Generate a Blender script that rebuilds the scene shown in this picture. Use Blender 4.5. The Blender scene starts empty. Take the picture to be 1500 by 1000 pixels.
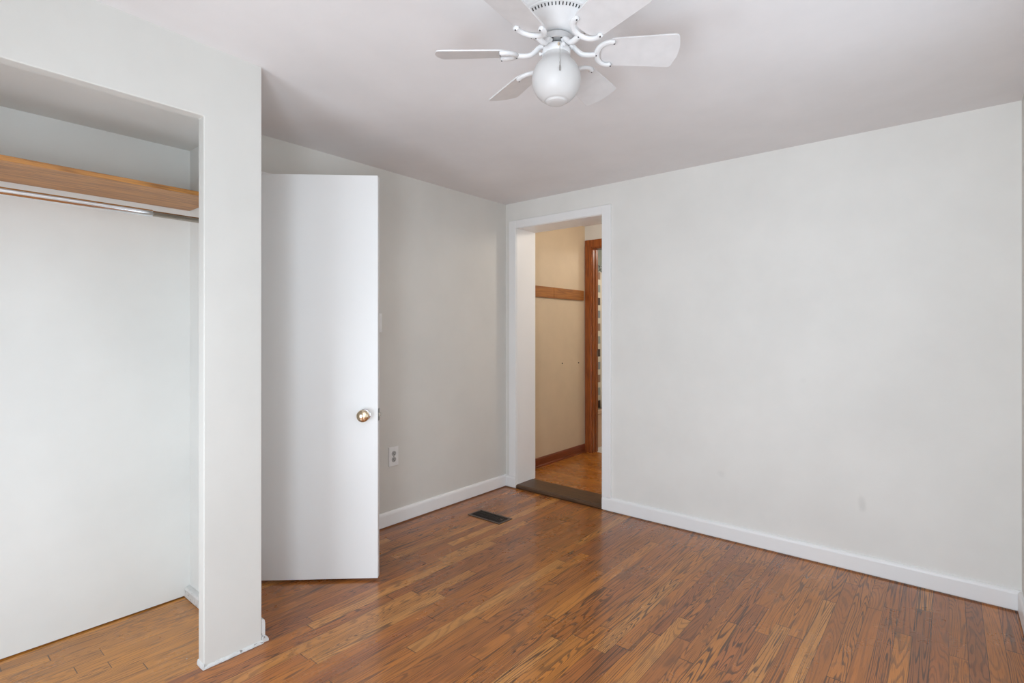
import bpy, bmesh, math, random
from mathutils import Vector, Matrix

random.seed(7)
scene = bpy.context.scene
COL = scene.collection
PI = math.pi

# ------------------------------------------------------------------ camera
F_PX, CX, HORIZON = 771.0, 750.0, 486.0
YAW = math.radians(39.7)
CAM_Z = 1.248
cam_data = bpy.data.cameras.new('camera')
cam_data.sensor_fit = 'HORIZONTAL'
cam_data.sensor_width = 36.0
cam_data.lens = F_PX / 1500.0 * 36.0
cam_data.shift_y = (HORIZON - 500.0) / 1500.0
cam_data.clip_start = 0.02
cam = bpy.data.objects.new('camera', cam_data)
COL.objects.link(cam)
cam.location = (0, 0, CAM_Z)
cam.rotation_euler = (PI / 2, 0, YAW)
scene.camera = cam

# ------------------------------------------------------------------ view, world
scene.view_settings.view_transform = 'Standard'
scene.view_settings.look = 'None'
scene.view_settings.gamma = 1.0
scene.view_settings.use_curve_mapping = False
scene.view_settings.exposure = 0.08
scene.cycles.max_bounces = 14
scene.cycles.diffuse_bounces = 9
scene.cycles.glossy_bounces = 5
scene.cycles.sample_clamp_indirect = 8.0

world = bpy.data.worlds.new('daylight')
scene.world = world
world.use_nodes = True
wn = world.node_tree.nodes
wn['Background'].inputs['Color'].default_value = (0.80, 0.90, 1.0, 1)
wn['Background'].inputs['Strength'].default_value = 0.25

# daylight through the two windows behind the camera and the hall lamps
def area(name, loc, aim, sx, sy, power, color):
    d = bpy.data.lights.new(name, 'AREA')
    d.shape = 'RECTANGLE'; d.size = sx; d.size_y = sy
    d.energy = power; d.color = color
    o = bpy.data.objects.new(name, d); COL.objects.link(o)
    o.location = loc
    o.rotation_euler = (Vector(aim) - Vector(loc)).to_track_quat('-Z', 'Y').to_euler()
    return o

DAY = (0.882, 1.0, 1.115)
WIN_NEAR_TALL = (-0.50, 0.10, 0.15, 2.00)      # a0, a1, z0, z1 of each opening
WIN_NEAR_LOW = (-1.90, -1.20, 0.15, 1.05)
WIN_RIGHT = (1.30, 2.20, 0.15, 2.00)
area('daylight_tall_window_sky', (-0.20, -0.6, 1.4), (-0.20, 0.4, 2.2), 0.6, 1.2, 25.5, DAY)
area('daylight_tall_window_ground', (-0.20, -0.6, 0.6), (-0.20, 1.0, 0.6), 0.6, 0.9, 18.5, DAY)
area('daylight_low_window', (-1.55, -0.6, 0.6), (-1.55, 1.0, 0.6), 0.7, 0.9, 18.0, DAY)
area('daylight_right_window_sky', (0.24, 1.75, 1.4), (-0.76, 1.75, 2.2), 0.9, 1.2, 4.5, DAY)
area('daylight_right_window_ground', (0.24, 1.75, 0.6), (-1.0, 1.75, 0.6), 0.9, 0.9, 4.5, DAY)

def lamp(name, loc, power, color, size=0.06):
    d = bpy.data.lights.new(name, 'POINT')
    d.energy = power; d.color = color; d.shadow_soft_size = size
    o = bpy.data.objects.new(name, d); COL.objects.link(o)
    o.location = loc
    return o

lamp('hall_lamp', (-1.75, 4.05, 2.18), 12.5, (1.0, 0.91, 0.79), 0.10)
lamp('bathroom_lamp', (-2.1, 5.4, 2.2), 10, (1.0, 0.93, 0.84), 0.10)

# ------------------------------------------------------------------ node helpers
class NT:
    def __init__(self, name):
        self.mat = bpy.data.materials.new(name)
        self.mat.use_nodes = True
        self.t = self.mat.node_tree
        self.n = self.t.nodes
        self.bsdf = self.n['Principled BSDF']
    def link(self, a, b):
        self.t.links.new(a, b)
    def put(self, sock, v):
        if hasattr(v, 'node'):
            self.link(v, sock)
        else:
            sock.default_value = v
    def math(self, op, a, b=0.0, c=0.0, clamp=False):
        m = self.n.new('ShaderNodeMath'); m.operation = op; m.use_clamp = clamp
        self.put(m.inputs[0], a); self.put(m.inputs[1], b); self.put(m.inputs[2], c)
        return m.outputs[0]
    def coords(self):
        return self.n.new('ShaderNodeTexCoord').outputs['Object']
    def sep(self, v):
        s = self.n.new('ShaderNodeSeparateXYZ'); self.link(v, s.inputs[0])
        return s.outputs
    def comb(self, x, y, z):
        s = self.n.new('ShaderNodeCombineXYZ')
        self.put(s.inputs[0], x); self.put(s.inputs[1], y); self.put(s.inputs[2], z)
        return s.outputs[0]
    def noise(self, vec, scale=1.0, detail=3.0, rough=0.5, dist=0.0):
        s = self.n.new('ShaderNodeTexNoise')
        if vec is not None: self.link(vec, s.inputs['Vector'])
        s.inputs['Scale'].default_value = scale
        s.inputs['Detail'].default_value = detail
        s.inputs['Roughness'].default_value = rough
        s.inputs['Distortion'].default_value = dist
        return s.outputs['Fac']
    def white(self, vec):
        s = self.n.new('ShaderNodeTexWhiteNoise'); s.noise_dimensions = '3D'
        self.link(vec, s.inputs['Vector'])
        return s.outputs['Value']
    def ramp(self, fac, stops, interp='LINEAR'):
        r = self.n.new('ShaderNodeValToRGB')
        self.put(r.inputs[0], fac)
        cr = r.color_ramp; cr.interpolation = interp
        while len(cr.elements) < len(stops): cr.elements.new(0.5)
        for e, (p, c) in zip(cr.elements, stops):
            e.position = p; e.color = (*c, 1) if len(c) == 3 else c
        return r.outputs['Color']
    def mapr(self, v, a, b, c, d, smooth=False):
        m = self.n.new('ShaderNodeMapRange')
        if smooth: m.interpolation_type = 'SMOOTHSTEP'
        self.put(m.inputs[0], v)
        for i, x in enumerate((a, b, c, d)): m.inputs[i + 1].default_value = x
        return m.outputs[0]
    def mix(self, fac, a, b, mode='MIX'):
        m = self.n.new('ShaderNodeMix'); m.data_type = 'RGBA'; m.blend_type = mode
        self.put(m.inputs[0], fac)
        for s, v in ((m.inputs[6], a), (m.inputs[7], b)):
            if hasattr(v, 'node'): self.link(v, s)
            else: s.default_value = (*v, 1) if len(v) == 3 else v
        return m.outputs[2]
    def bump(self, h, strength, distance=0.01):
        b = self.n.new('ShaderNodeBump')
        b.inputs['Strength'].default_value = strength
        b.inputs['Distance'].default_value = distance
        self.link(h, b.inputs['Height'])
        self.link(b.outputs[0], self.bsdf.inputs['Normal'])
    def set(self, **kw):
        for k, v in kw.items():
            s = self.bsdf.inputs[k.replace('_', ' ')]
            if k == 'Base_Color' and isinstance(v, tuple) and len(v) == 3: v = (*v, 1)
            self.put(s, v)
        return self.mat

def paint(name, col, rough=0.55, mottling=0.03, bump=0.06, bscale=90.0, spec=0.4, smudges=()):
    t = NT(name)
    c = t.coords()
    n = t.noise(c, 2.2, 4.0, 0.6)
    k = tuple(x * (1 - mottling * 2) for x in col)
    base = t.mix(t.mapr(n, 0.35, 0.7, 0.0, 1.0), col, k)
    if smudges:
        s = t.sep(c)
        for (axis, u, z, ru, rz, amt) in smudges:
            du = t.math('DIVIDE', t.math('SUBTRACT', s[axis], u), ru)
            dz = t.math('DIVIDE', t.math('SUBTRACT', s[2], z), rz)
            q = t.math('SQRT', t.math('ADD', t.math('MULTIPLY', du, du), t.math('MULTIPLY', dz, dz)))
            q = t.math('ADD', q, t.math('MULTIPLY', t.math('SUBTRACT', t.noise(c, 30, 3), 0.5), 0.8))
            base = t.mix(t.mapr(q, 0.2, 1.1, amt, 0.0, True), base, tuple(x * 0.6 for x in col))
    t.bump(t.noise(c, bscale, 3.0, 0.6), bump, 0.004)
    return t.set(Base_Color=base, Roughness=rough, Specular_IOR_Level=spec)

def plain(name, col, rough=0.4, metallic=0.0, **kw):
    t = NT(name)
    c = t.coords()
    n = t.noise(c, 25.0, 3.0)
    base = t.mix(t.mapr(n, 0.3, 0.7, 0, 1), col, tuple(x * 0.93 for x in col))
    return t.set(Base_Color=base, Roughness=rough, Metallic=metallic, **kw)

def strip_floor(name, tones, dark, strip=0.057, rough=0.3, along='Y', worn=True, closet=None):
    t = NT(name)
    c = t.coords()
    s = t.sep(c)
    X, Y = (s[0], s[1]) if along == 'Y' else (s[1], s[0])
    u = t.math('DIVIDE', X, strip)
    iu = t.math('FLOOR', u); fu = t.math('FRACT', u)
    r1 = t.white(t.comb(iu, 3.7, 1.3))
    r2 = t.white(t.comb(iu, 9.1, 5.9))
    v = t.math('ADD', t.math('DIVIDE', Y, t.math('ADD', 0.55, t.math('MULTIPLY', r2, 0.75))), t.math('MULTIPLY', r1, 13.0))
    iv = t.math('FLOOR', v); fv = t.math('FRACT', v)
    rid = t.white(t.comb(iu, iv, 0.5))
    rid2 = t.white(t.comb(iu, iv, 7.5))
    rid3 = t.white(t.comb(iu, iv, 3.1))
    # fine pores, long streaks along the board
    pore_raw = t.noise(t.comb(t.math('MULTIPLY', X, 330.0), t.math('ADD', t.math('MULTIPLY', Y, 9.0), t.math('MULTIPLY', rid, 20.0)), rid), 1.0, 3.0, 0.65)
    # cathedral figure: contour lines of a stretched noise field, different in each board
    gx = t.math('ADD', t.math('MULTIPLY', X, t.math('ADD', 9.0, t.math('MULTIPLY', rid3, 14.0))), t.math('MULTIPLY', rid, 91.0))
    gy = t.math('ADD', t.math('MULTIPLY', Y, t.math('ADD', 0.45, t.math('MULTIPLY', rid2, 1.15))), t.math('MULTIPLY', rid2, 57.0))
    fld = t.noise(t.comb(gx, gy, t.math('MULTIPLY', rid, 33.0)), 1.0, 1.6, 0.4, 0.15)
    fld = t.math('ADD', fld, t.math('MULTIPLY', t.math('SUBTRACT', pore_raw, 0.5), 0.016))
    freq = t.math('ADD', 13.0, t.math('MULTIPLY', rid2, 15.0))
    saw = t.math('FRACT', t.math('MULTIPLY', fld, freq))
    # dark early wood on one side, fading over the ring
    band = t.math('MULTIPLY', t.mapr(saw, 0.50, 0.76, 0.0, 1.0, True), t.mapr(saw, 0.90, 1.0, 1.0, 0.0, True))
    pore = t.mapr(pore_raw, 0.50, 0.64, 0.0, 1.0)
    strength = t.math('ADD', 0.30, t.math('MULTIPLY', rid3, 0.70))
    grain = t.math('ADD', t.math('MULTIPLY', t.math('MULTIPLY', band, strength), 0.92), t.math('MULTIPLY', pore, 0.34), clamp=True)
    n_ = len(tones)
    tone = t.ramp(rid, [(k / (n_ - 1) * 0.94 + 0.03, x) for k, x in enumerate(tones)])
    if closet:
        inside = t.math('MULTIPLY', t.mapr(s[0], -2.150, -2.140, 1.0, 0.0), t.mapr(s[1], 0.94, 0.96, 1.0, 0.0))
        tone = t.mix(t.math('MULTIPLY', inside, 0.72), tone, closet)
        grain = t.math('MULTIPLY', grain, t.math('SUBTRACT', 1.0, t.math('MULTIPLY', inside, 0.25)))
    # slow tint along each board
    slow = t.noise(t.comb(t.math('MULTIPLY', X, 18.0), t.math('ADD', t.math('MULTIPLY', Y, 2.0), t.math('MULTIPLY', rid, 40.0)), rid2), 1.0, 3.0, 0.6)
    tone = t.mix(t.mapr(slow, 0.35, 0.68, 0.0, 0.35), tone, tuple(x * 0.5 for x in tones[1]))
    col = t.mix(t.math('MULTIPLY', grain, 0.95), tone, dark)
    if worn:
        w = t.noise(c, 1.9, 6.0, 0.68)
        col = t.mix(t.mapr(w, 0.57, 0.74, 0.0, 0.45, True), col, (0.105, 0.058, 0.036))
        w2 = t.noise(t.comb(t.math('MULTIPLY', X, 20.0), t.math('MULTIPLY', Y, 5.0), 2.2), 1.0, 5.0, 0.65)
        col = t.mix(t.mapr(w2, 0.60, 0.72, 0.0, 0.55, True), col, (0.075, 0.045, 0.033))
        vo = t.n.new('ShaderNodeTexVoronoi'); vo.inputs['Scale'].default_value = 5.5
        t.link(t.comb(s[0], s[1], 0.37), vo.inputs['Vector'])
        fl = t.math('LESS_THAN', vo.outputs['Distance'], 0.030)
        fs = t.math('GREATER_THAN', t.noise(c, 160.0, 2.0), 0.50)
        pick = t.math('GREATER_THAN', t.white(vo.outputs['Position']), 0.35)
        col = t.mix(t.math('MULTIPLY', t.math('MULTIPLY', fl, fs), pick), col, (0.55, 0.52, 0.48))
    e = t.math('MINIMUM', fu, t.math('SUBTRACT', 1.0, fu))
    gap_u = t.mapr(e, 0.006, 0.028, 1.0, 0.0)
    e2 = t.math('MINIMUM', fv, t.math('SUBTRACT', 1.0, fv))
    gap_v = t.mapr(e2, 0.0006, 0.0024, 1.0, 0.0)
    gap = t.math('MAXIMUM', t.math('MULTIPLY', gap_u, t.math('ADD', 0.30, t.math('MULTIPLY', r2, 0.7))), t.math('MULTIPLY', gap_v, 0.9))
    col = t.mix(gap, col, (0.020, 0.011, 0.008))
    h = t.math('SUBTRACT', t.math('MULTIPLY', grain, -0.12), gap)
    h = t.math('ADD', h, t.math('MULTIPLY', rid2, 0.2))
    t.bump(h, 0.16, 0.0014)
    rn = t.noise(c, 3.0, 5.0, 0.7)
    ro = t.mapr(rn, 0.3, 0.75, rough * 0.7, rough * 1.5)
    return t.set(Base_Color=col, Roughness=ro, Specular_IOR_Level=0.48, Coat_Weight=0.30, Coat_Roughness=t.mapr(rn, 0.3, 0.75, 0.06, 0.18), Coat_IOR=1.5)

def wood(name, light, dark, along=1, rough=0.4, scale=1.0):
    t = NT(name)
    c = t.coords()
    s = list(t.sep(c))
    k = [26.0 * scale] * 3; k[along] = 1.6 * scale
    vec = t.comb(*[t.math('MULTIPLY', s[i], k[i]) for i in range(3)])
    f = t.noise(vec, 1.0, 3.0, 0.55, 0.4)
    b = t.math('FRACT', t.math('MULTIPLY', f, 7.0))
    b = t.mapr(t.math('ABSOLUTE', t.math('SUBTRACT', b, 0.5)), 0.1, 0.5, 0, 1, True)
    k2 = [240.0] * 3; k2[along] = 8.0
    p = t.noise(t.comb(*[t.math('MULTIPLY', s[i], k2[i]) for i in range(3)]), 1.0, 2.0)
    g = t.math('ADD', t.math('MULTIPLY', b, 0.55), t.math('MULTIPLY', t.mapr(p, 0.45, 0.7, 0, 1), 0.4), clamp=True)
    return t.set(Base_Color=t.mix(g, light, dark), Roughness=rough)

M = {}
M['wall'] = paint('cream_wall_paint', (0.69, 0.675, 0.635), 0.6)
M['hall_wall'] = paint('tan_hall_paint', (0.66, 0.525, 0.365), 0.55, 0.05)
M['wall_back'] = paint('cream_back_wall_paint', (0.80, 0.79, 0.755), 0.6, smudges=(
    (0, -0.345, 0.36, 0.022, 0.05, 0.28), (0, -1.06, 0.39, 0.03, 0.03, 0.14),
    (0, -0.62, 0.98, 0.02, 0.02, 0.06)))
M['closet_wall'] = paint('closet_paint', (0.755, 0.765, 0.745), 0.5)
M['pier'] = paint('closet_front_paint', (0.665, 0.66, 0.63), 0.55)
M['ceiling'] = paint('ceiling_paint', (0.775, 0.757, 0.757), 0.8, 0.03, 0.25, 14.0, spec=0.2)
M['trim'] = paint('white_trim_gloss', (0.86, 0.86, 0.855), 0.32, 0.01, 0.05, 60.0)
M['door'] = paint('white_door_gloss', (0.775, 0.775, 0.77), 0.35, 0.01, 0.04, 40.0)
t = NT('worn_white_base_paint')
c = t.coords()
chip = t.mapr(t.noise(c, 45.0, 4.0, 0.65), 0.62, 0.67, 0.0, 0.8)
grime = t.mapr(t.noise(c, 18.0, 4.0, 0.6), 0.4, 0.7, 0.0, 0.35)
base = t.mix(grime, (0.66, 0.66, 0.65), (0.42, 0.41, 0.39))
t.bump(t.noise(c, 60.0, 4.0), 0.5, 0.004)
M['chipped'] = t.set(Base_Color=t.mix(chip, base, (0.16, 0.14, 0.12)), Roughness=0.5)
M['floor'] = strip_floor('oak_strip_floor', [(0.34, 0.116, 0.036), (0.52, 0.178, 0.026), (0.42, 0.138, 0.036), (0.58, 0.212, 0.034), (0.37, 0.118, 0.034), (0.55, 0.192, 0.030), (0.64, 0.285, 0.075)],
                         (0.078, 0.033, 0.017), closet=(0.64, 0.275, 0.042))
M['hall_floor'] = strip_floor('hall_oak_floor', [(0.46, 0.155, 0.022), (0.58, 0.22, 0.034), (0.52, 0.185, 0.028)], (0.20, 0.06, 0.012), rough=0.25, along='X', worn=False)
M['threshold'] = wood('dark_threshold_oak', (0.115, 0.056, 0.024), (0.032, 0.017, 0.009), 0, 0.4)
M['red_wood'] = wood('reddish_stained_wood', (0.33, 0.088, 0.014), (0.13, 0.030, 0.008), 2, 0.28)
M['red_wood_y'] = wood('reddish_stained_baseboard', (0.22, 0.050, 0.014), (0.11, 0.024, 0.008), 1, 0.28)
M['rail_wood'] = wood('golden_rail_wood', (0.38, 0.140, 0.022), (0.20, 0.064, 0.010), 1, 0.4, 0.7)
M['shelf_wood'] = wood('closet_shelf_pine', (0.50, 0.225, 0.058), (0.20, 0.085, 0.028), 1, 0.4, 0.75)
M['chrome'] = plain('chrome', (0.80, 0.80, 0.82), 0.12, 1.0)
M['steel'] = plain('old_steel_tube', (0.42, 0.38, 0.33), 0.25, 1.0)
M['brass'] = plain('worn_brass', (0.74, 0.60, 0.43), 0.12, 1.0)
M['dark_metal'] = plain('dark_latch_metal', (0.16, 0.15, 0.14), 0.4, 0.8)
M['register'] = plain('brown_register_enamel', (0.125, 0.085, 0.065), 0.4, 0.4)
M['louver'] = plain('louver_shade_tone', (0.028, 0.020, 0.017), 0.5, 0.2)  # louver colour carries the near-black shade of the vent interior
M['duct_shade'] = plain('duct_shade_black', (0.008, 0.007, 0.006), 0.9)  # near-black colour standing in for the shade down the duct
M['plastic'] = plain('white_plastic', (0.80, 0.80, 0.79), 0.3)
M['socket'] = plain('outlet_grey', (0.42, 0.42, 0.41), 0.4)
M['slot'] = plain('slot_dark', (0.02, 0.02, 0.02), 0.6)
M['fan'] = plain('fan_white_enamel', (0.70, 0.695, 0.695), 0.28)
M['blade'] = plain('fan_blade_white', (0.62, 0.60, 0.595), 0.35)
M['fan_plate'] = plain('fan_plate_grey', (0.55, 0.55, 0.55), 0.35, 0.6)
M['chain'] = plain('pull_chain_metal', (0.42, 0.40, 0.38), 0.3, 0.9)
t = NT('frosted_opal_glass')
M['opal'] = t.set(Base_Color=(0.53, 0.515, 0.505), Roughness=0.45, Subsurface_Weight=0.2,
                  Subsurface_Radius=(0.05, 0.045, 0.04), Specular_IOR_Level=0.5)
M['tub'] = plain('tan_bathtub_enamel', (0.66, 0.45, 0.31), 0.25)
M['tile'] = plain('white_bath_floor', (0.80, 0.79, 0.77), 0.3)
M['bath_wall'] = paint('bath_wall_paint', (0.74, 0.76, 0.70), 0.5)

def curtain_mat():
    t = NT('block_print_curtain')
    c = t.coords(); s = t.sep(c)
    v = t.math('DIVIDE', t.math('SUBTRACT', s[2], 0.290 - 0.1385), 0.1385)
    h = t.math('DIVIDE', t.math('ADD', s[1], 0.060), 0.155)
    iv, ih = t.math('FLOOR', v), t.math('FLOOR', h)
    fv, fh = t.math('FRACT', v), t.math('FRACT', h)
    blk = t.math('MULTIPLY', t.math('LESS_THAN', fv, 0.58), t.math('LESS_THAN', fh, 0.62))
    phase = t.math('FRACT', t.math('ADD', t.math('DIVIDE', iv, 4.0), t.math('ADD', t.math('MULTIPLY', ih, 0.37), 0.02)))
    colr = t.ramp(phase, [(0.0, (0.33, 0.36, 0.34)), (0.25, (0.33, 0.205, 0.145)), (0.5, (0.27, 0.29, 0.30)), (0.75, (0.088, 0.060, 0.048))], 'CONSTANT')
    return t.set(Base_Color=t.mix(blk, (0.74, 0.68, 0.57), colr), Roughness=0.8)
M['curtain'] = curtain_mat()

# ------------------------------------------------------------------ mesh helpers
def add_box(bm, x0, x1, y0, y1, z0, z1, mtx=None):
    vs = [bm.verts.new(Vector(p)) for p in ((x0, y0, z0), (x1, y0, z0), (x1, y1, z0), (x0, y1, z0),
                                            (x0, y0, z1), (x1, y0, z1), (x1, y1, z1), (x0, y1, z1))]
    if mtx is not None:
        for v in vs: v.co = mtx @ v.co
    for f in ((3, 2, 1, 0), (4, 5, 6, 7), (0, 1, 5, 4), (1, 2, 6, 5), (2, 3, 7, 6), (3, 0, 4, 7)):
        bm.faces.new([vs[i] for i in f])

def add_prism(bm, prof, origin, ax_u, ax_v, ax_w, w0, w1):
    """closed 2D profile (u, v) swept from w0 to w1"""
    o, U, V, W = Vector(origin), Vector(ax_u), Vector(ax_v), Vector(ax_w)
    rings = [[bm.verts.new(o + U * u + V * v + W * w) for u, v in prof] for w in (w0, w1)]
    n = len(prof)
    for i in range(n):
        j = (i + 1) % n
        bm.faces.new((rings[0][i], rings[0][j], rings[1][j], rings[1][i]))
    bm.faces.new(rings[0][::-1]); bm.faces.new(rings[1])

def add_lathe(bm, prof, mtx=None, seg=48, caps=True):
    """profile of (radius, z) from bottom to top, turned about Z"""
    rings = []
    for r, z in prof:
        if r < 1e-6:
            rings.append([bm.verts.new((0, 0, z))])
        else:
            rings.append([bm.verts.new((r * math.cos(2 * PI * k / seg), r * math.sin(2 * PI * k / seg), z)) for k in range(seg)])
    for a, b in zip(rings, rings[1:]):
        for k in range(seg):
            j = (k + 1) % seg
            if len(a) == 1 and len(b) == 1: continue
            if len(a) == 1: bm.faces.new((a[0], b[j], b[k]))
            elif len(b) == 1: bm.faces.new((a[k], a[j], b[0]))
            else: bm.faces.new((a[k], a[j], b[j], b[k]))
    if caps:
        if len(rings[0]) > 1: bm.faces.new(rings[0][::-1])
        if len(rings[-1]) > 1: bm.faces.new(rings[-1])
    if mtx is not None:
        for ring in rings:
            for v in ring: v.co = mtx @ v.co

def add_tube(bm, pts, rad, seg=12, flat=1.0, up=(0, 0, 1), cap=True):
    pts = [Vector(p) for p in pts]
    if not isinstance(rad, (list, tuple)): rad = [rad] * len(pts)
    rings = []
    upv = Vector(up)
    for i, p in enumerate(pts):
        d = (pts[min(i + 1, len(pts) - 1)] - pts[max(i - 1, 0)]).normalized()
        a = d.cross(upv)
        if a.length < 1e-4: a = d.cross(Vector((1, 0, 0)))
        a.normalize(); b = a.cross(d).normalized()
        rings.append([bm.verts.new(p + a * rad[i] * math.cos(2 * PI * k / seg) + b * rad[i] * flat * math.sin(2 * PI * k / seg)) for k in range(seg)])
    for a, b in zip(rings, rings[1:]):
        for k in range(seg):
            j = (k + 1) % seg
            bm.faces.new((a[k], a[j], b[j], b[k]))
    if cap:
        for ring, p, q in ((rings[0], pts[0], pts[1]), (rings[-1], pts[-1], pts[-2])):
            tip = bm.verts.new(p + (p - q).normalized() * rad[0] * 0.7)
            for k in range(seg):
                bm.faces.new((ring[k], ring[(k + 1) % seg], tip))

def smooth_pts(pts, n=8):
    """Catmull-Rom through points"""
    P = [Vector(p) for p in pts]
    P = [P[0] * 2 - P[1]] + P + [P[-1] * 2 - P[-2]]
    out = []
    for i in range(1, len(P) - 2):
        for k in range(n):
            t_ = k / n
            a, b, c, d = P[i - 1], P[i], P[i + 1], P[i + 2]
            out.append(0.5 * ((2 * b) + (c - a) * t_ + (2 * a - 5 * b + 4 * c - d) * t_ ** 2 + (3 * b - 3 * c + d - a) * t_ ** 3))
    out.append(P[-2])
    return out

def obj(name, bm, mat, parent=None, bevel=0.0, smooth=False, segs=2):
    bmesh.ops.recalc_face_normals(bm, faces=bm.faces)
    me = bpy.data.meshes.new(name)
    bm.to_mesh(me); bm.free()
    me.materials.append(M[mat] if isinstance(mat, str) else mat)
    o = bpy.data.objects.new(name, me)
    COL.objects.link(o)
    if smooth:
        for p in me.polygons: p.use_smooth = True
        me.set_sharp_from_angle(angle=math.radians(40))
    if bevel:
        b = o.modifiers.new('bevel', 'BEVEL'); b.width = bevel; b.segments = segs; b.limit_method = 'ANGLE'
        b.angle_limit = math.radians(35)
    if parent is not None: o.parent = parent
    return o

def tag(o, label, cat, group=None, kind=None):
    o['label'] = label; o['category'] = cat
    if group: o['group'] = group
    if kind: o['kind'] = kind
    return o

def thing(name, label, cat, loc=(0, 0, 0), rotz=0.0, group=None, kind=None):
    o = bpy.data.objects.new(name, None); COL.objects.link(o)
    o.empty_display_size = 0.1
    o.location = loc; o.rotation_euler = (0, 0, rotz)
    return tag(o, label, cat, group, kind)

def boxes(name, mat, lst, bevel=0.0, parent=None):
    bm = bmesh.new()
    for b in lst: add_box(bm, *b)
    return obj(name, bm, mat, parent, bevel)

def struct(name, mat, lst, label, cat, bevel=0.0):
    return tag(boxes(name, mat, lst, bevel), label, cat, kind='structure')

# ------------------------------------------------------------------ room dimensions
XL, XR, YN, YB = -2.77, 0.25, -0.62, 3.257     # left, right, near and back wall faces
H = 2.28
XC0, XC1 = -2.17, -2.12                        # closet front partition
CY0, CY1 = -0.50, 0.769                        # closet opening
CE0, CE1 = 0.945, 0.983                        # closet end wall
DX0, DX1, DH = -2.656, -1.875, 2.075           # doorway in the back wall
YT = 3.497                                     # hall side of the back wall
HX, HYE, HF = -2.855, 4.60, 0.03               # hall left wall, end wall, floor height
TOP = 2.42

def cl(v, a=0.0, b=1.0): return max(a, min(b, v))
def ceil_z(x, y):
    rise = 0.040 * cl((2.4 - y) / 2.0) * cl((x + 2.77) / 0.65) * cl(1.0 - (x + 2.12) / 2.6)
    sag = 0.004 * math.sin(x * 3.1 + 0.6) * math.sin(y * 2.7 + 0.3)
    edge = min(cl((x + 2.77) / 0.3), cl((YB - y) / 0.3))
    return H + rise + sag * edge

# ------------------------------------------------------------------ room shell
struct('floor', 'floor', [(-3.75, 0.45, -0.82, 3.30, -0.06, 0.0)],
       'glossy worn oak strip floor of the bedroom and closet', 'floor')

bm = bmesh.new()
nx, ny = 44, 54
x0, x1, y0, y1 = -2.9, 0.40, -0.76, YB + 0.02
gv = [[bm.verts.new((x0 + (x1 - x0) * i / nx, y0 + (y1 - y0) * j / ny,
                     ceil_z(x0 + (x1 - x0) * i / nx, y0 + (y1 - y0) * j / ny))) for j in range(ny + 1)] for i in range(nx + 1)]
for i in range(nx):
    for j in range(ny):
        bm.faces.new((gv[i][j], gv[i][j + 1], gv[i + 1][j + 1], gv[i + 1][j]))
top = [bm.verts.new(p) for p in ((x0, y0, 2.5), (x1, y0, 2.5), (x1, y1, 2.5), (x0, y1, 2.5))]
bm.faces.new(top)
bm.faces.new([gv[i][0] for i in range(nx + 1)] + [top[1], top[0]])
bm.faces.new([gv[i][ny] for i in range(nx, -1, -1)] + [top[3], top[2]])
bm.faces.new([gv[0][j] for j in range(ny, -1, -1)] + [top[0], top[3]])
bm.faces.new([gv[nx][j] for j in range(ny + 1)] + [top[2], top[1]])
tag(obj('ceiling', bm, 'ceiling', smooth=True), 'white slightly wavy plaster ceiling of the bedroom', 'ceiling', kind='structure')

HD0, HD1, HDH = 1.11, 1.875, 2.055            # doorway hidden behind the open door
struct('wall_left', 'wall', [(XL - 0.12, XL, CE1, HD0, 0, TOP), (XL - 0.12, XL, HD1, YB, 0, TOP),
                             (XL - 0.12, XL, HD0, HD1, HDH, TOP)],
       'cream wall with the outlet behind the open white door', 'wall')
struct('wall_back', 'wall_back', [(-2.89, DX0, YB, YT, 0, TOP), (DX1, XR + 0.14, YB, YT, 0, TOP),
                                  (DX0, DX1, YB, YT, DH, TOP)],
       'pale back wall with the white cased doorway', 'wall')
def holed(a0, a1, holes, put):
    """wall boxes from a0 to a1 around openings (a, b, z0, z1)"""
    out_, a = [], a0
    for (h0, h1, z0, z1) in holes:
        out_ += [put(a, h0, 0, TOP), put(h0, h1, 0, z0), put(h0, h1, z1, TOP)]
        a = h1
    return out_ + [put(a, a1, 0, TOP)]
struct('wall_right', 'wall', holed(YN - 0.14, YB, [WIN_RIGHT], lambda a, b, z0, z1: (XR, XR + 0.14, a, b, z0, z1)),
       'cream wall at the far right edge beside the back wall', 'wall')
struct('wall_near', 'wall', holed(-2.89, XR, [WIN_NEAR_LOW, WIN_NEAR_TALL], lambda a, b, z0, z1: (a, b, YN - 0.14, YN, z0, z1)),
       'cream wall behind the camera', 'wall')
# closet
struct('wall_closet_back', 'closet_wall', [(XL - 0.12, XL, YN, CE1, 0.006, TOP)],
       'white back wall inside the open closet', 'wall')
struct('wall_closet_end', 'closet_wall', [(XL, XC0, CE0, CE1, 0, TOP)],
       'narrow end wall of the closet beside the white post', 'wall')
bm = bmesh.new()
add_prism(bm, [(YN, 0), (CY0, 0), (CY0, 2.046), (CY1, 2.046), (CY1, 0), (CE1, 0), (CE1, TOP), (YN, TOP)],
          (XC0, 0, 0), (0, 1, 0), (0, 0, 1), (1, 0, 0), 0.0, XC1 - XC0)
tag(obj('wall_closet', bm, 'pier', bevel=0.004), 'white closet front with post and header around the opening', 'wall', kind='structure')
struct('ceiling_closet', 'closet_wall', [(XL, XC0, YN, CE0, 2.105, 2.16)],
       'low ceiling inside the closet above the wooden shelf', 'ceiling')
# passage behind the open door
struct('wall_passage', 'wall', [(-3.75, XL - 0.12, CE1 - 0.1, CE1, 0, TOP), (-3.75, XL - 0.12, 2.1, 2.2, 0, TOP),
                                (-3.85, -3.75, CE1 - 0.1, 2.2, 0, TOP), (-3.75, XL - 0.12, CE1, 2.1, 2.3, TOP)],
       'short passage hidden behind the open white door', 'wall')
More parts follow.
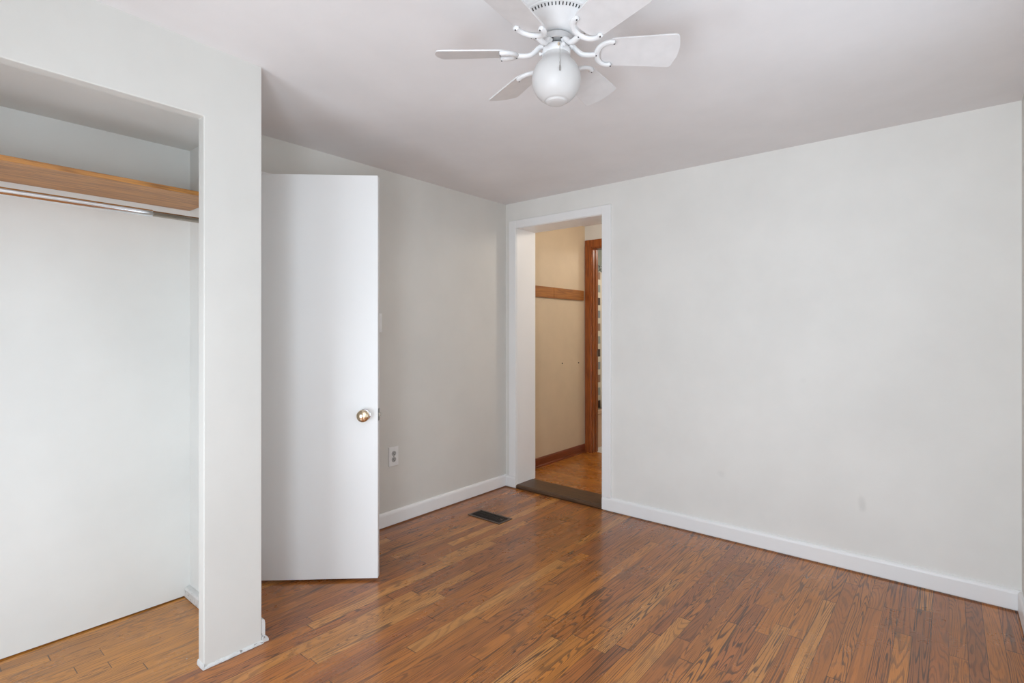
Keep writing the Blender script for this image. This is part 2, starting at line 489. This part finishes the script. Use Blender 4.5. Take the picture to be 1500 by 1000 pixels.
# hall
struct('floor_hall', 'hall_floor', [(-3.7, -0.9, YB + 0.20, 4.66, -0.06, HF)],
       'shiny orange oak floor of the hall beyond the doorway', 'floor')
struct('wall_hall_left', 'hall_wall', [(HX - 0.1, HX, YT, HYE, 0, TOP)],
       'tan lit hall wall carrying the two wooden rail boards', 'wall')
BD0, BD1, BDH = -2.773, -2.03, 2.10           # bathroom doorway
struct('wall_hall_end', 'wall', [(HX, BD0, HYE, HYE + 0.1, 0, TOP), (BD1, -0.9, HYE, HYE + 0.1, 0, TOP), (BD0, BD1, HYE, HYE + 0.1, BDH, TOP)],
       'hall end wall around the reddish wooden door frame', 'wall')
struct('wall_hall_right', 'wall', [(-1.0, -0.9, YT, HYE, 0, TOP)], 'hall wall hidden to the right beyond the doorway', 'wall')
struct('ceiling_hall', 'ceiling', [(HX, -0.9, YT, HYE, 2.32, TOP)], 'hall ceiling hidden above the doorway', 'ceiling')
# bathroom
BY1 = 6.3
struct('floor_bathroom', 'tile', [(-3.6, -1.5, 4.66, BY1, -0.06, HF)], 'white bathroom floor past the wooden door frame', 'floor')
struct('wall_bathroom_left', 'bath_wall', [(-3.7, -3.605, HYE + 0.1, BY1, 0, TOP)], 'bathroom wall hidden behind the tub', 'wall')
struct('wall_bathroom_back', 'bath_wall', [(-3.7, -1.4, BY1, BY1 + 0.1, 0, TOP)], 'pale greenish bathroom wall above the shower curtain', 'wall')
struct('wall_bathroom_right', 'bath_wall', [(-1.5, -1.4, HYE + 0.1, BY1, 0, TOP)], 'bathroom wall hidden to the right', 'wall')
struct('wall_bathroom_near', 'bath_wall', [(-3.6, HX - 0.1, HYE, HYE + 0.1, 0, TOP)], 'bathroom wall at the near end of the tub', 'wall')
struct('ceiling_bathroom', 'ceiling', [(-3.6, -1.5, HYE + 0.1, BY1, 2.35, TOP)], 'bathroom ceiling hidden above the curtain', 'ceiling')

# ------------------------------------------------------------------ trims and baseboards
BASE = [(0, 0), (0.014, 0), (0.014, 0.070), (0.012, 0.080), (0.008, 0.086), (0.0, 0.088)]
def base_run(bm, p, u, w, length, z=0.008):
    """baseboard profile: u = direction off the wall, w = direction along it"""
    add_prism(bm, BASE, (p[0], p[1], z), u, (0, 0, 1), w, 0.0, length)

bm = bmesh.new(); base_run(bm, (XL, 1.95), (1, 0, 0), (0, 1, 0), YB - 1.95)
tag(obj('baseboard_left', bm, 'trim'), 'white baseboard under the outlet on the left wall', 'baseboard', kind='structure')
bm = bmesh.new(); base_run(bm, (DX1, YB), (0, -1, 0), (1, 0, 0), XR - DX1)
tag(obj('baseboard_back', bm, 'trim'), 'long white baseboard along the back wall right of the doorway', 'baseboard', kind='structure')
bm = bmesh.new(); base_run(bm, (XL + 0.015, YB), (0, -1.25, 0), (1, 0, 0), DX0 - XL - 0.017)
tag(obj('baseboard_corner', bm, 'trim', bevel=0.002), 'short white baseboard block in the corner left of the doorway', 'baseboard', kind='structure')
bm = bmesh.new(); base_run(bm, (XR, YN), (-1, 0, 0), (0, 1, 0), YB - YN - 0.016)
tag(obj('baseboard_right', bm, 'trim'), 'white baseboard end at the far right edge', 'baseboard', kind='structure')
bm = bmesh.new(); base_run(bm, (XL, CE1), (0, 1, 0), (1, 0, 0), XC1 - XL - 0.001)
add_prism(bm, [(0, 0), (0.026, 0), (0.026, 0.008), (0.022, 0.017), (0.014, 0.024), (0, 0.024)], (XL, CE1, 0.002), (0, 1, 0), (0, 0, 1), (1, 0, 0), 0, XC1 - XL + 0.004)
tag(obj('baseboard_closet', bm, 'chipped'), 'painted baseboard end on the far side of the white post', 'baseboard', kind='structure')

# rough quarter-round at the foot of the post
bm = bmesh.new()
n = 26
for side in range(2):
    if side == 0: a, b, off = Vector((XC1, CY1 - 0.004, 0)), Vector((XC1, CE1 + 0.004, 0)), Vector((1, 0, 0))
    else: a, b, off = Vector((XC1 + 0.006, CY1, 0)), Vector((XC0 - 0.002, CY1, 0)), Vector((0, -1, 0))
    m_ = n if side == 0 else 8
    prev = None
    for i in range(m_ + 1):
        p = a.lerp(b, i / m_)
        w = 0.0075 + random.uniform(-0.0008, 0.0008); h = 0.013 + random.uniform(-0.0015, 0.0012)
        if side == 1: w *= 0.7; h *= 1.5
        ring = [bm.verts.new(p + Vector((0, 0, 0.001))), bm.verts.new(p + off * w + Vector((0, 0, 0.001))),
                bm.verts.new(p + off * w * 0.9 + Vector((0, 0, h * 0.5))), bm.verts.new(p + off * w * 0.4 + Vector((0, 0, h * 0.9))),
                bm.verts.new(p + Vector((0, 0, h)))]
        if prev:
            for k in range(5):
                bm.faces.new((prev[k], prev[(k + 1) % 5], ring[(k + 1) % 5], ring[k]))
        else: bm.faces.new(ring)
        prev = ring
    bm.faces.new(prev)
tag(obj('trim_1', bm, 'chipped'), 'chipped white shoe moulding at the foot of the closet post', 'trim', kind='structure')

# loose block at the closet's end wall
bm = bmesh.new()
add_prism(bm, [(0, 0), (0.024, 0), (0.024, 0.036), (0.019, 0.044), (0, 0.048)], (XL + 0.002, CE0, 0.002), (0, -1, 0), (0, 0, 1), (1, 0, 0), 0, 0.57)
tag(obj('trim_2', bm, 'chipped', bevel=0.002), 'low white baseboard inside the closet at its end wall', 'trim', kind='structure')

# white cased doorway in the back wall
CW = 0.070
bm = bmesh.new()
add_box(bm, DX0 - CW, DX0, YB - 0.014, YB, 0.094, DH + CW - 0.010)
add_box(bm, DX1, DX1 + CW, YB - 0.014, YB, 0.094, DH + CW - 0.010)
add_box(bm, DX0, DX1, YB - 0.014, YB, DH, DH + CW - 0.010)
tag(obj('trim_3', bm, 'trim', bevel=0.003), 'white casing around the doorway in the back wall', 'door frame', kind='structure')
bm = bmesh.new()
add_box(bm, DX0, DX0 + 0.003, YB, YT + 0.002, HF, DH)
add_box(bm, DX1 - 0.003, DX1, YB, YT + 0.002, HF, DH)
add_box(bm, DX0, DX1, YB, YT + 0.002, DH - 0.003, DH)
tag(obj('trim_4', bm, 'trim'), 'deep white jamb lining inside the doorway', 'door frame', kind='structure')
# threshold with a worn rounded front
bm = bmesh.new()
prof = [(-0.006, 0.0), (-0.010, 0.012), (-0.006, 0.024), (0.004, 0.031), (0.205, 0.033), (0.205, 0.0)]
add_prism(bm, prof, (DX0 - 0.004, YB, 0.0), (0, 1, 0), (0, 0, 1), (1, 0, 0), 0.004, DX1 - DX0 + 0.003)
tag(obj('trim_5', bm, 'threshold'), 'dark worn wooden threshold step in the doorway', 'threshold', kind='structure')

# hall baseboard, bathroom door frame
bm = bmesh.new()
HB = [(0, 0), (0.024, 0), (0.022, 0.012), (0.014, 0.018), (0.013, 0.070), (0.008, 0.080), (0, 0.083)]
add_prism(bm, HB, (HX, YT, HF), (1, 0, 0), (0, 0, 1), (0, 1, 0), 0.0, HYE - YT)
tag(obj('baseboard_hall', bm, 'red_wood_y'), 'reddish brown wooden baseboard along the hall wall', 'baseboard', kind='structure')
bm = bmesh.new()
add_box(bm, BD0 - 0.072, BD0 + 0.004, HYE - 0.016, HYE, HF, BDH + 0.075)
add_box(bm, BD1 - 0.004, BD1 + 0.072, HYE - 0.016, HYE, HF, BDH + 0.075)
add_box(bm, BD0 + 0.004, BD1 - 0.004, HYE - 0.016, HYE, BDH - 0.004, BDH + 0.075)
tag(obj('trim_6', bm, 'red_wood', bevel=0.004), 'reddish wooden casing of the bathroom door in the hall', 'door frame', kind='structure')
bm = bmesh.new()
add_box(bm, BD0, BD0 + 0.013, HYE, HYE + 0.1, HF, BDH)
add_box(bm, BD1 - 0.013, BD1, HYE, HYE + 0.1, HF, BDH)
add_box(bm, BD0 + 0.013, BD1 - 0.013, HYE, HYE + 0.1, BDH - 0.013, BDH)
add_box(bm, BD0 + 0.013, BD0 + 0.021, HYE + 0.045, HYE + 0.075, HF, BDH - 0.013)
jamb = tag(obj('trim_7', bm, 'red_wood'), 'orange brown door jamb beside the shower curtain', 'door frame', kind='structure')
boxes('strike_plate', 'dark_metal', [(BD0 + 0.013, BD0 + 0.0145, HYE + 0.078, HYE + 0.099, 1.0, 1.06)], parent=jamb)['label'] = 'dark metal strike plate'

# casing of the doorway hidden behind the open door
bm = bmesh.new()
add_box(bm, XL, XL + 0.012, HD0 - 0.06, HD0, 0, HDH + 0.03)
add_box(bm, XL, XL + 0.012, HD1, HD1 + 0.06, 0, HDH + 0.03)
add_box(bm, XL, XL + 0.012, HD0, HD1, HDH, HDH + 0.03)
tag(obj('trim_8', bm, 'trim'), 'white door casing hidden behind the open door', 'door frame', kind='structure')

# windows behind the camera
def window(name, axis, hole, face, out, label):
    a0, a1, WZ0, WZ1 = hole
    bm = bmesh.new()
    def bx(a, b, z0, z1, d0, d1):
        lo, hi = sorted((face + out * d0, face + out * d1))
        if axis == 'x': add_box(bm, a, b, lo, hi, z0, z1)
        else: add_box(bm, lo, hi, a, b, z0, z1)
    for (a, b, z0, z1) in ((a0, a0 + .04, WZ0, WZ1), (a1 - .04, a1, WZ0, WZ1), (a0 + .04, a1 - .04, WZ0, WZ0 + .04), (a0 + .04, a1 - .04, WZ1 - .04, WZ1)):
        bx(a, b, z0, z1, 0.03, 0.10)
    zm = (WZ0 + WZ1) / 2
    bx(a0 + .04, a1 - .04, zm - .02, zm + .02, 0.045, 0.085)
    o = tag(obj(name, bm, 'trim'), label, 'window', kind='structure')
    bm = bmesh.new()
    for (a, b, z0, z1) in ((a0 - .06, a0, WZ0, WZ1), (a1, a1 + .06, WZ0, WZ1), (a0 - .06, a1 + .06, WZ1, WZ1 + .06), (a0 - .07, a1 + .07, WZ0 - .04, WZ0)):
        bx(a, b, z0, z1, -0.015, 0.0)
    obj('window_casing', bm, 'trim', o)
    return o
window('window_1', 'x', WIN_NEAR_TALL, YN, -1, 'tall white window behind the camera')
window('window_2', 'x', WIN_NEAR_LOW, YN, -1, 'low white window behind the camera beside the closet')
window('window_3', 'y', WIN_RIGHT, XR, 1, 'tall white window in the right wall out of frame')

# ------------------------------------------------------------------ the open door
ang = math.atan2(0.6776, 0.7355)
door = thing('door_1', 'open white flush door with round metal knob', 'door', (-2.207, 1.604, 0.0), ang, kind='structure')
# local: +x = along the door towards its free edge, +y = away from the camera
DW, DT = 0.742, 0.035
bm = bmesh.new(); add_box(bm, -DW, 0, 0, DT, 0.012, 2.034)
slab = obj('door_slab', bm, 'door', door, bevel=0.002)
kz = 0.832
Rk = Matrix.Translation((-0.066, 0, kz)) @ Matrix.Rotation(PI / 2, 4, 'X')
bm = bmesh.new()
add_lathe(bm, [(0.0, 0.0545), (0.013, 0.055), (0.0175, 0.053), (0.0215, 0.0525), (0.0275, 0.0495), (0.0308, 0.0430), (0.0312, 0.0370), (0.0290, 0.0300), (0.0230, 0.0245), (0.0150, 0.0200), (0.0120, 0.0130), (0.0120, 0.002)][::-1], Rk, 40)
knob = obj('door_knob', bm, 'brass', door, smooth=True); knob['label'] = 'round polished brass knob'
bm = bmesh.new()
add_lathe(bm, [(0.030, 0.0), (0.030, 0.002), (0.026, 0.005), (0.0, 0.006)], Rk, 40)
obj('rose', bm, 'chrome', knob, smooth=True)
bm = bmesh.new()
Rb = Matrix.Translation((-0.066, DT, kz)) @ Matrix.Rotation(-PI / 2, 4, 'X')
add_lathe(bm, [(0.030, 0.0), (0.026, 0.005), (0.011, 0.006), (0.011, 0.026), (0.025, 0.036), (0.0285, 0.046), (0.0255, 0.057), (0.0, 0.062)], Rb, 32)
obj('door_knob', bm, 'brass', door, smooth=True)
lp = boxes('latch_plate', 'dark_metal', [(0.0, 0.0015, 0.006, DT - 0.006, kz - 0.030, kz + 0.030)], parent=door)
lp['label'] = 'dark metal latch plate on the door edge'
bm = bmesh.new()
add_prism(bm, [(0.0015, 0.010), (0.011, 0.013), (0.011, 0.018), (0.0015, 0.025)], (0, 0, 0), (1, 0, 0), (0, 1, 0), (0, 0, 1), kz - 0.009, kz + 0.009)
obj('latch_bolt', bm, 'steel', lp)
for hz in (0.22, 1.80):
    bm = bmesh.new()
    add_lathe(bm, [(0.005, hz), (0.005, hz + 0.09)], Matrix.Translation((-DW - 0.006, DT * 0.55, 0)), 14)
    obj('hinge', bm, 'steel', door)

# ------------------------------------------------------------------ outlet and switch on the left wall
out = thing('electrical_outlet', 'white duplex electrical outlet low on the left wall right of the door', 'outlet', (XL, 2.132, 0.443))
bm = bmesh.new(); add_box(bm, 0, 0.006, -0.038, 0.038, -0.062, 0.062)
obj('cover_plate', bm, 'plastic', out, bevel=0.003)
for s in (-1, 1):
    bm = bmesh.new()
    Rx = Matrix.Translation((0.006, 0, s * 0.0195)) @ Matrix.Rotation(PI / 2, 4, 'Y')
    add_lathe(bm, [(0.0165, 0.0), (0.0165, 0.0025), (0.0, 0.0027)], Rx, 28)
    r_ = obj('receptacle', bm, 'socket', out)
    bm = bmesh.new()
    for (yy, hh) in ((-0.006, 0.009), (0.006, 0.007)):
        add_box(bm, 0.0085, 0.0093, yy - 0.0013, yy + 0.0013, s * 0.0195 + 0.003 - hh / 2, s * 0.0195 + 0.003 + hh / 2)
    add_lathe(bm, [(0.0028, 0.0), (0.0028, 0.0008)], Matrix.Translation((0.0085, 0, s * 0.0195 - 0.008)) @ Matrix.Rotation(PI / 2, 4, 'Y'), 12)
    obj('slots', bm, 'slot', r_)
bm = bmesh.new()
add_lathe(bm, [(0.0035, 0.0), (0.0035, 0.0012)], Matrix.Translation((0.006, 0, 0)) @ Matrix.Rotation(PI / 2, 4, 'Y'), 12)
obj('plate_screw', bm, 'steel', out)

sw = thing('light_switch', 'white light switch plate just showing past the open door edge', 'light switch', (XL, 2.004, 1.305))
bm = bmesh.new(); add_box(bm, 0, 0.006, -0.038, 0.038, -0.060, 0.060)
obj('cover_plate', bm, 'plastic', sw, bevel=0.003)
bm = bmesh.new(); add_prism(bm, [(0.006, -0.006), (0.006, 0.012), (0.015, 0.012), (0.013, 0.004)], (0, 0, 0), (1, 0, 0), (0, 0, 1), (0, 1, 0), -0.004, 0.004)
obj('toggle', bm, 'plastic', sw)

# ------------------------------------------------------------------ floor register
VX0, VX1, VY0, VY1 = -2.527, -2.240, 2.570, 2.703
reg = thing('floor_register', 'brown metal floor vent in front of the doorway', 'floor vent', ((VX0 + VX1) / 2, (VY0 + VY1) / 2, 0.0))
hx, hy = (VX1 - VX0) / 2, (VY1 - VY0) / 2
bm = bmesh.new()
fr = [(0, 0), (0.018, 0.0), (0.018, 0.004), (0.014, 0.006), (0.004, 0.003)]
add_box(bm, -hx, hx, -hy, -hy + 0.016, 0.0005, 0.005); add_box(bm, -hx, hx, hy - 0.016, hy, 0.0005, 0.005)
add_box(bm, -hx, -hx + 0.016, -hy + 0.016, hy - 0.016, 0.0005, 0.005); add_box(bm, hx - 0.016, hx, -hy + 0.016, hy - 0.016, 0.0005, 0.005)
obj('frame', bm, 'register', reg, bevel=0.002)
boxes('duct_shade_sheet', 'duct_shade', [(-hx + 0.016, hx - 0.016, -hy + 0.016, hy - 0.016, 0.0004, 0.0010)], parent=reg)  # flat dark sheet painted as the duct's shade, no real hole
bm = bmesh.new()
nsl = 19
for i in range(nsl):
    xx = -hx + 0.016 + (2 * hx - 0.032) * (i + 0.5) / nsl
    add_box(bm, -0.0016, 0.0016, -hy + 0.016, hy - 0.016, -0.002, 0.0022, Matrix.Translation((xx, 0, 0.0031)) @ Matrix.Rotation(0.5, 4, 'Y'))
obj('louvers', bm, 'louver', reg)
bm = bmesh.new()
for yy in (-hy * 0.3, hy * 0.3):
    add_box(bm, -hx + 0.016, hx - 0.016, yy - 0.002, yy + 0.002, 0.0012, 0.0056)
obj('cross_bars', bm, 'louver', reg)
bm = bmesh.new(); add_box(bm, hx - 0.05, hx - 0.03, -0.004, 0.004, 0.004, 0.009)
obj('damper_lever', bm, 'register', reg)

# ------------------------------------------------------------------ closet shelf and hanging rod
bm = bmesh.new(); add_box(bm, XL + 0.002, -2.428, YN + 0.004, CE0 - 0.002, 1.820, 1.8385)
tag(obj('closet_shelf', bm, 'shelf_wood', bevel=0.0015), 'long orange wooden shelf board high in the closet', 'shelf')
rod = thing('closet_rod', 'telescoping chrome hanging rod under the wooden closet shelf', 'clothes rod', (-2.47, 0.0, 1.725))
def rodtube(name, mat, r, ya, yb):
    bm = bmesh.new()
    add_lathe(bm, [(r, 0.0), (r, yb - ya)], Matrix.Translation((0, ya, 0)) @ Matrix.Rotation(-PI / 2, 4, 'X'), 28)
    return obj(name, bm, mat, rod, smooth=True)
rodtube('outer_tube', 'chrome', 0.0145, YN + 0.006, 0.705)
it = rodtube('inner_tube', 'steel', 0.0115, 0.700, CE0 - 0.004); it['label'] = 'thinner dull inner tube'
for ya in (YN + 0.001, CE0 - 0.009):
    bm = bmesh.new()
    add_lathe(bm, [(0.024, 0.0), (0.024, 0.003), (0.017, 0.005), (0.017, 0.008)][::1], Matrix.Translation((0, ya, 0)) @ Matrix.Rotation(-PI / 2, 4, 'X'), 24)
    obj('end_flange', bm, 'steel', rod, smooth=True)

# ------------------------------------------------------------------ hall: rail boards, wall screws
for (ya, yb, lab) in ((3.56, 4.029, 'golden wooden rail board on the hall wall nearer the doorway'),
                      (4.033, 4.555, 'golden wooden rail board on the hall wall nearer the bathroom')):
    bm = bmesh.new(); add_box(bm, HX, HX + 0.018, ya, yb, 1.563, 1.663)
    tag(obj('rail_board', bm, 'rail_wood', bevel=0.002), lab, 'wooden rail', 'rail boards on the hall wall')
for (px_d, zz, lab) in (((823 - 750) / F_PX, 532, 'left one of two dark wall screws below the wooden rail'), ((847 - 750) / F_PX, 531, 'right one of two dark wall screws below the wooden rail')):
    c_, s_ = math.cos(YAW), math.sin(YAW)
    dx, dy = -s_ + px_d * c_, c_ + px_d * s_
    t_ = HX / dx
    bm = bmesh.new()
    add_lathe(bm, [(0.003, 0.0), (0.003, 0.004), (0.0065, 0.005), (0.0065, 0.007), (0.004, 0.009), (0.0, 0.0095)],
              Matrix.Translation((HX, dy * t_, CAM_Z - (zz - HORIZON) / F_PX * t_)) @ Matrix.Rotation(PI / 2, 4, 'Y'), 14)
    tag(obj('wall_screw', bm, 'slot', smooth=True), lab, 'screw', 'screws in the hall wall')

# ------------------------------------------------------------------ bathroom: tub, curtain, rod, rings
tub = thing('bathtub', 'tan bathtub below the shower curtain', 'bathtub', (-3.215, 5.46, HF))
bm = bmesh.new()
tx, ty, th = 0.385, 0.745, 0.395
def rr(x, y, r, z, n=6):
    pts = []
    for (cx_, cy_, a0) in ((x - r, y - r, 0), (-x + r, y - r, 90), (-x + r, -y + r, 180), (x - r, -y + r, 270)):
        for k in range(n + 1):
            a = math.radians(a0 + 90 * k / n)
            pts.append((cx_ + r * math.cos(a), cy_ + r * math.sin(a), z))
    return pts
loops = [rr(tx - .02, ty - .02, .03, 0.0), rr(tx - .02, ty - .02, .03, th - .05), rr(tx, ty, .03, th - .04), rr(tx, ty, .03, th - .006), rr(tx - .006, ty - .006, .03, th),
         rr(tx - .050, ty - .055, .05, th), rr(tx - .056, ty - .061, .05, th - .02), rr(tx - .066, ty - .08, .06, th - .12), rr(tx - .14, ty - .16, .12, 0.07), rr(tx - .2, ty - .22, .1, 0.05)]
vl = [[bm.verts.new(p) for p in L] for L in loops]
for a, b in zip(vl, vl[1:]):
    for k in range(len(a)):
        j = (k + 1) % len(a)
        bm.faces.new((a[k], a[j], b[j], b[k]))
bm.faces.new(vl[0][::-1]); bm.faces.new(vl[-1])
obj('tub_shell', bm, 'tub', tub, smooth=True)
bm = bmesh.new()
add_lathe(bm, [(0.03, 0.0), (0.03, 0.004), (0.0, 0.006)], Matrix.Translation((0, -0.42, 0.05)), 20)
obj('drain', bm, 'chrome', tub, smooth=True)

CRX, CRZ = -2.915, 1.945
bm = bmesh.new()
add_lathe(bm, [(0.0125, 0.0), (0.0125, BY1 - HYE - 0.104)], Matrix.Translation((CRX, HYE + 0.102, CRZ)) @ Matrix.Rotation(-PI / 2, 4, 'X'), 20)
tag(obj('shower_rod', bm, 'chrome', smooth=True), 'metal shower rod above the block patterned curtain', 'shower rod')
cur = thing('shower_curtain', 'cream shower curtain with grey and brown blocks', 'shower curtain', (CRX, HYE + 0.22, 0.0))
bm = bmesh.new()
nu, nv_ = 90, 6
L = 0.85
rows = []
for j in range(nv_ + 1):
    z = 0.365 + (1.900 - 0.365) * j / nv_
    rows.append([bm.verts.new((0.007 * math.sin(i / nu * L / 0.13 * 2 * PI) * (1.0 - 0.3 * j / nv_), L * i / nu, z)) for i in range(nu + 1)])
for j in range(nv_):
    for i in range(nu):
        bm.faces.new((rows[j][i], rows[j][i + 1], rows[j + 1][i + 1], rows[j + 1][i]))
cp = obj('curtain_cloth', bm, 'curtain', cur, smooth=True)
so = cp.modifiers.new('cloth', 'SOLIDIFY'); so.thickness = 0.002
for i in range(12):
    bm = bmesh.new()
    yy = 0.02 + i * 0.068
    pts = [(0.0185 * math.cos(a), yy, CRZ - 0.012 + 0.031 * math.sin(a)) for a in [2 * PI * k / 20 for k in range(21)]]
    add_tube(bm, pts, 0.0034, 8, up=(0, 1, 0), cap=False)
    obj('curtain_ring', bm, 'dark_metal', cur, smooth=True)['label'] = 'dark curtain ring'

# ------------------------------------------------------------------ ceiling fan
FX, FY = -0.924, 1.325
fan = thing('ceiling_fan', 'white six-blade ceiling fan with a frosted globe light', 'ceiling fan', (FX, FY, 0.0), YAW)
# local frame: +x to the camera's right, +y away from the camera, z = world height
cz = ceil_z(FX, FY)
bm = bmesh.new()
add_lathe(bm, [(0.052, 2.150), (0.062, 2.152), (0.078, 2.162), (0.094, 2.178), (0.1035, 2.186), (0.1085, 2.191), (0.1125, 2.1925), (0.1135, 2.197), (0.118, 2.200), (0.120, 2.206), (0.120, cz + 0.008)], None, 72)
house = obj('motor_housing', bm, 'fan', fan, smooth=True)
for k in range(64):
    a = 2 * PI * k / 64
    bm = bmesh.new()
    add_box(bm, -0.0042, 0.0042, -0.0016, 0.0016, -0.0011, 0.0008,
            Matrix.Rotation(a, 4, 'Z') @ Matrix.Translation((0.1055, 0, 2.1880)) @ Matrix.Rotation(-0.78, 4, 'Y'))
    obj('vent_slot', bm, 'slot', house)
bm = bmesh.new()
add_lathe(bm, [(0.0, 2.124), (0.049, 2.124), (0.051, 2.126), (0.051, 2.142), (0.040, 2.151), (0.0, 2.151)], None, 48)
hub = obj('flywheel', bm, 'fan_plate', fan, smooth=True); hub['label'] = 'grey metal rotor plate'
# light fitter and globe
bm = bmesh.new()
add_lathe(bm, [(0.040, 2.092), (0.0425, 2.0935), (0.043, 2.097), (0.043, 2.106), (0.040, 2.114), (0.033, 2.120), (0.024, 2.1235)], None, 48)
fit = obj('light_fitter', bm, 'fan', fan, smooth=True)
for a in (0.35, 0.35 + 2 * PI / 3, 0.35 + 4 * PI / 3):
    bm = bmesh.new()
    add_lathe(bm, [(0.0035, 0.0), (0.0035, 0.006), (0.006, 0.007), (0.006, 0.012), (0.0, 0.013)],
              Matrix.Rotation(a - PI / 2, 4, 'Z') @ Matrix.Translation((0.040, 0, 2.102)) @ Matrix.Rotation(PI / 2, 4, 'Y'), 12)
    obj('thumb_screw', bm, 'fan', fit, smooth=True)
bm = bmesh.new()
prof = [(0.0, 1.9455), (0.018, 1.9455), (0.026, 1.9465), (0.030, 1.9485), (0.031, 1.951), (0.034, 1.9535)]
R, zc = 0.0745, 2.018
for k in range(22):
    a = math.radians(-60 + k * (102.0 / 21))
    prof.append((R * math.cos(a), zc + R * math.sin(a)))
prof += [(0.0505, 2.0735), (0.0462, 2.0785), (0.0428, 2.0845), (0.0410, 2.0910), (0.0405, 2.0960)]
add_lathe(bm, prof, None, 64)
gl = obj('globe_shade', bm, 'opal', fan, smooth=True); gl['label'] = 'frosted white glass globe'
# pull chain in front of the fitter
bm = bmesh.new()
for k in range(34):
    bmesh.ops.create_uvsphere(bm, u_segments=8, v_segments=6, radius=0.0012,
                              matrix=Matrix.Translation((0.004 + 0.0004 * math.sin(k), -0.078 + 0.030 * cl(1 - k / 6.0) ** 1, 2.102 - 0.00235 * k)))
ch = obj('pull_chain', bm, 'chain', fan, smooth=True); ch['label'] = 'thin metal bead pull chain'
bm = bmesh.new()
add_lathe(bm, [(0.0, 2.008), (0.0024, 2.010), (0.0030, 2.016), (0.0018, 2.024), (0.0, 2.026)], Matrix.Translation((0.004, -0.078, 0)), 12)
obj('chain_pendant', bm, 'chain', ch, smooth=True)
bm = bmesh.new()
add_lathe(bm, [(0.004, 0.0), (0.004, 0.010), (0.0, 0.011)], Matrix.Translation((0.004, -0.038, 2.104)) @ Matrix.Rotation(PI / 2, 4, 'X'), 14)
obj('chain_outlet', bm, 'brass', fit, smooth=True)

# blade, in its own frame: x outward, y across, pitched about x
BZ = 2.099
PITCH = math.radians(-17.5)
R0, R1, HW0, HW1 = 0.136, 0.370, 0.052, 0.062
def blade_outline():
    pts = []
    def corner(cx_, cy_, r, a0, a1, n=6):
        for k in range(n + 1):
            a = math.radians(a0 + (a1 - a0) * k / n)
            pts.append((cx_ + r * math.cos(a), cy_ + r * math.sin(a)))
    corner(R0 + 0.046, -HW0 + 0.046, 0.046, 180, 270, 10)
    corner(R1 - 0.022, -HW1 + 0.014, 0.014, 272, 348)
    pts.append((R1, -0.02)); pts.append((R1 + 0.001, 0.0)); pts.append((R1, 0.02))
    corner(R1 - 0.022, HW1 - 0.014, 0.014, 12, 88)
    corner(R0 + 0.046, HW0 - 0.046, 0.046, 90, 180, 10)
    return pts
OUTL = blade_outline()
blades = []
for k in range(6):
    a = math.radians(-2 + 60 * k)
    Rz = Matrix.Rotation(a, 4, 'Z')
    Rp = Matrix.Translation((0, 0, BZ)) @ Matrix.Rotation(PITCH, 4, 'X')
    if k == 0:
        bm = bmesh.new()
        add_prism(bm, OUTL, (0, 0, 0), (1, 0, 0), (0, 1, 0), (0, 0, 1), 0.0, 0.005)
        for v in bm.verts: v.co = Rp @ v.co
        b = obj('fan_blade', bm, 'blade', fan, bevel=0.0012)
        # iron: curved arm from the flywheel, then a fork under the blade
        bm = bmesh.new()
        arm = smooth_pts([(0.040, 0, 2.1215), (0.052, 0, 2.118), (0.064, 0, 2.106), (0.078, 0, 2.0955), (0.096, 0, 2.0925), (0.118, 0, 2.0935)], 7)
        add_tube(bm, arm, 0.0092, 14, flat=0.8)
        fork = [(0.160 - 0.038 * math.cos(th_), 0.043 * math.sin(th_), 0) for th_ in [math.radians(-104 + 208 * q / 28) for q in range(29)]]
        pts = [Rp @ Vector((x, y, -0.0045)) for x, y, z in fork]
        add_tube(bm, pts, 0.0088, 14, flat=0.75)
        ir = obj('blade_iron', bm, 'fan', b, smooth=True)
        scs = []
        for (x, y) in ((fork[0][0], fork[0][1]), (fork[-1][0], fork[-1][1]), (0.121, 0.0)):
            bm = bmesh.new()
            add_lathe(bm, [(0.0, -0.0072), (0.0022, -0.0068), (0.0022, -0.004)], Rp @ Matrix.Translation((x, y, -0.0052)), 10)
            scs.append(obj('blade_screw', bm, 'slot', b))
        for y in (-0.010, 0.010):
            bm = bmesh.new()
            add_lathe(bm, [(0.0, 2.1225), (0.0035, 2.1228), (0.0035, 2.1245)], Matrix.Translation((0.044, y, 0)), 12)
            scs.append(obj('hub_screw', bm, 'dark_metal', b))
        src = [b, ir] + scs
        b.rotation_euler = (0, 0, a)
    else:
        b = src[0].copy(); COL.objects.link(b); b.parent = fan; b.rotation_euler = (0, 0, a)
        for s_ in src[1:]:
            c_ = s_.copy(); COL.objects.link(c_); c_.parent = b
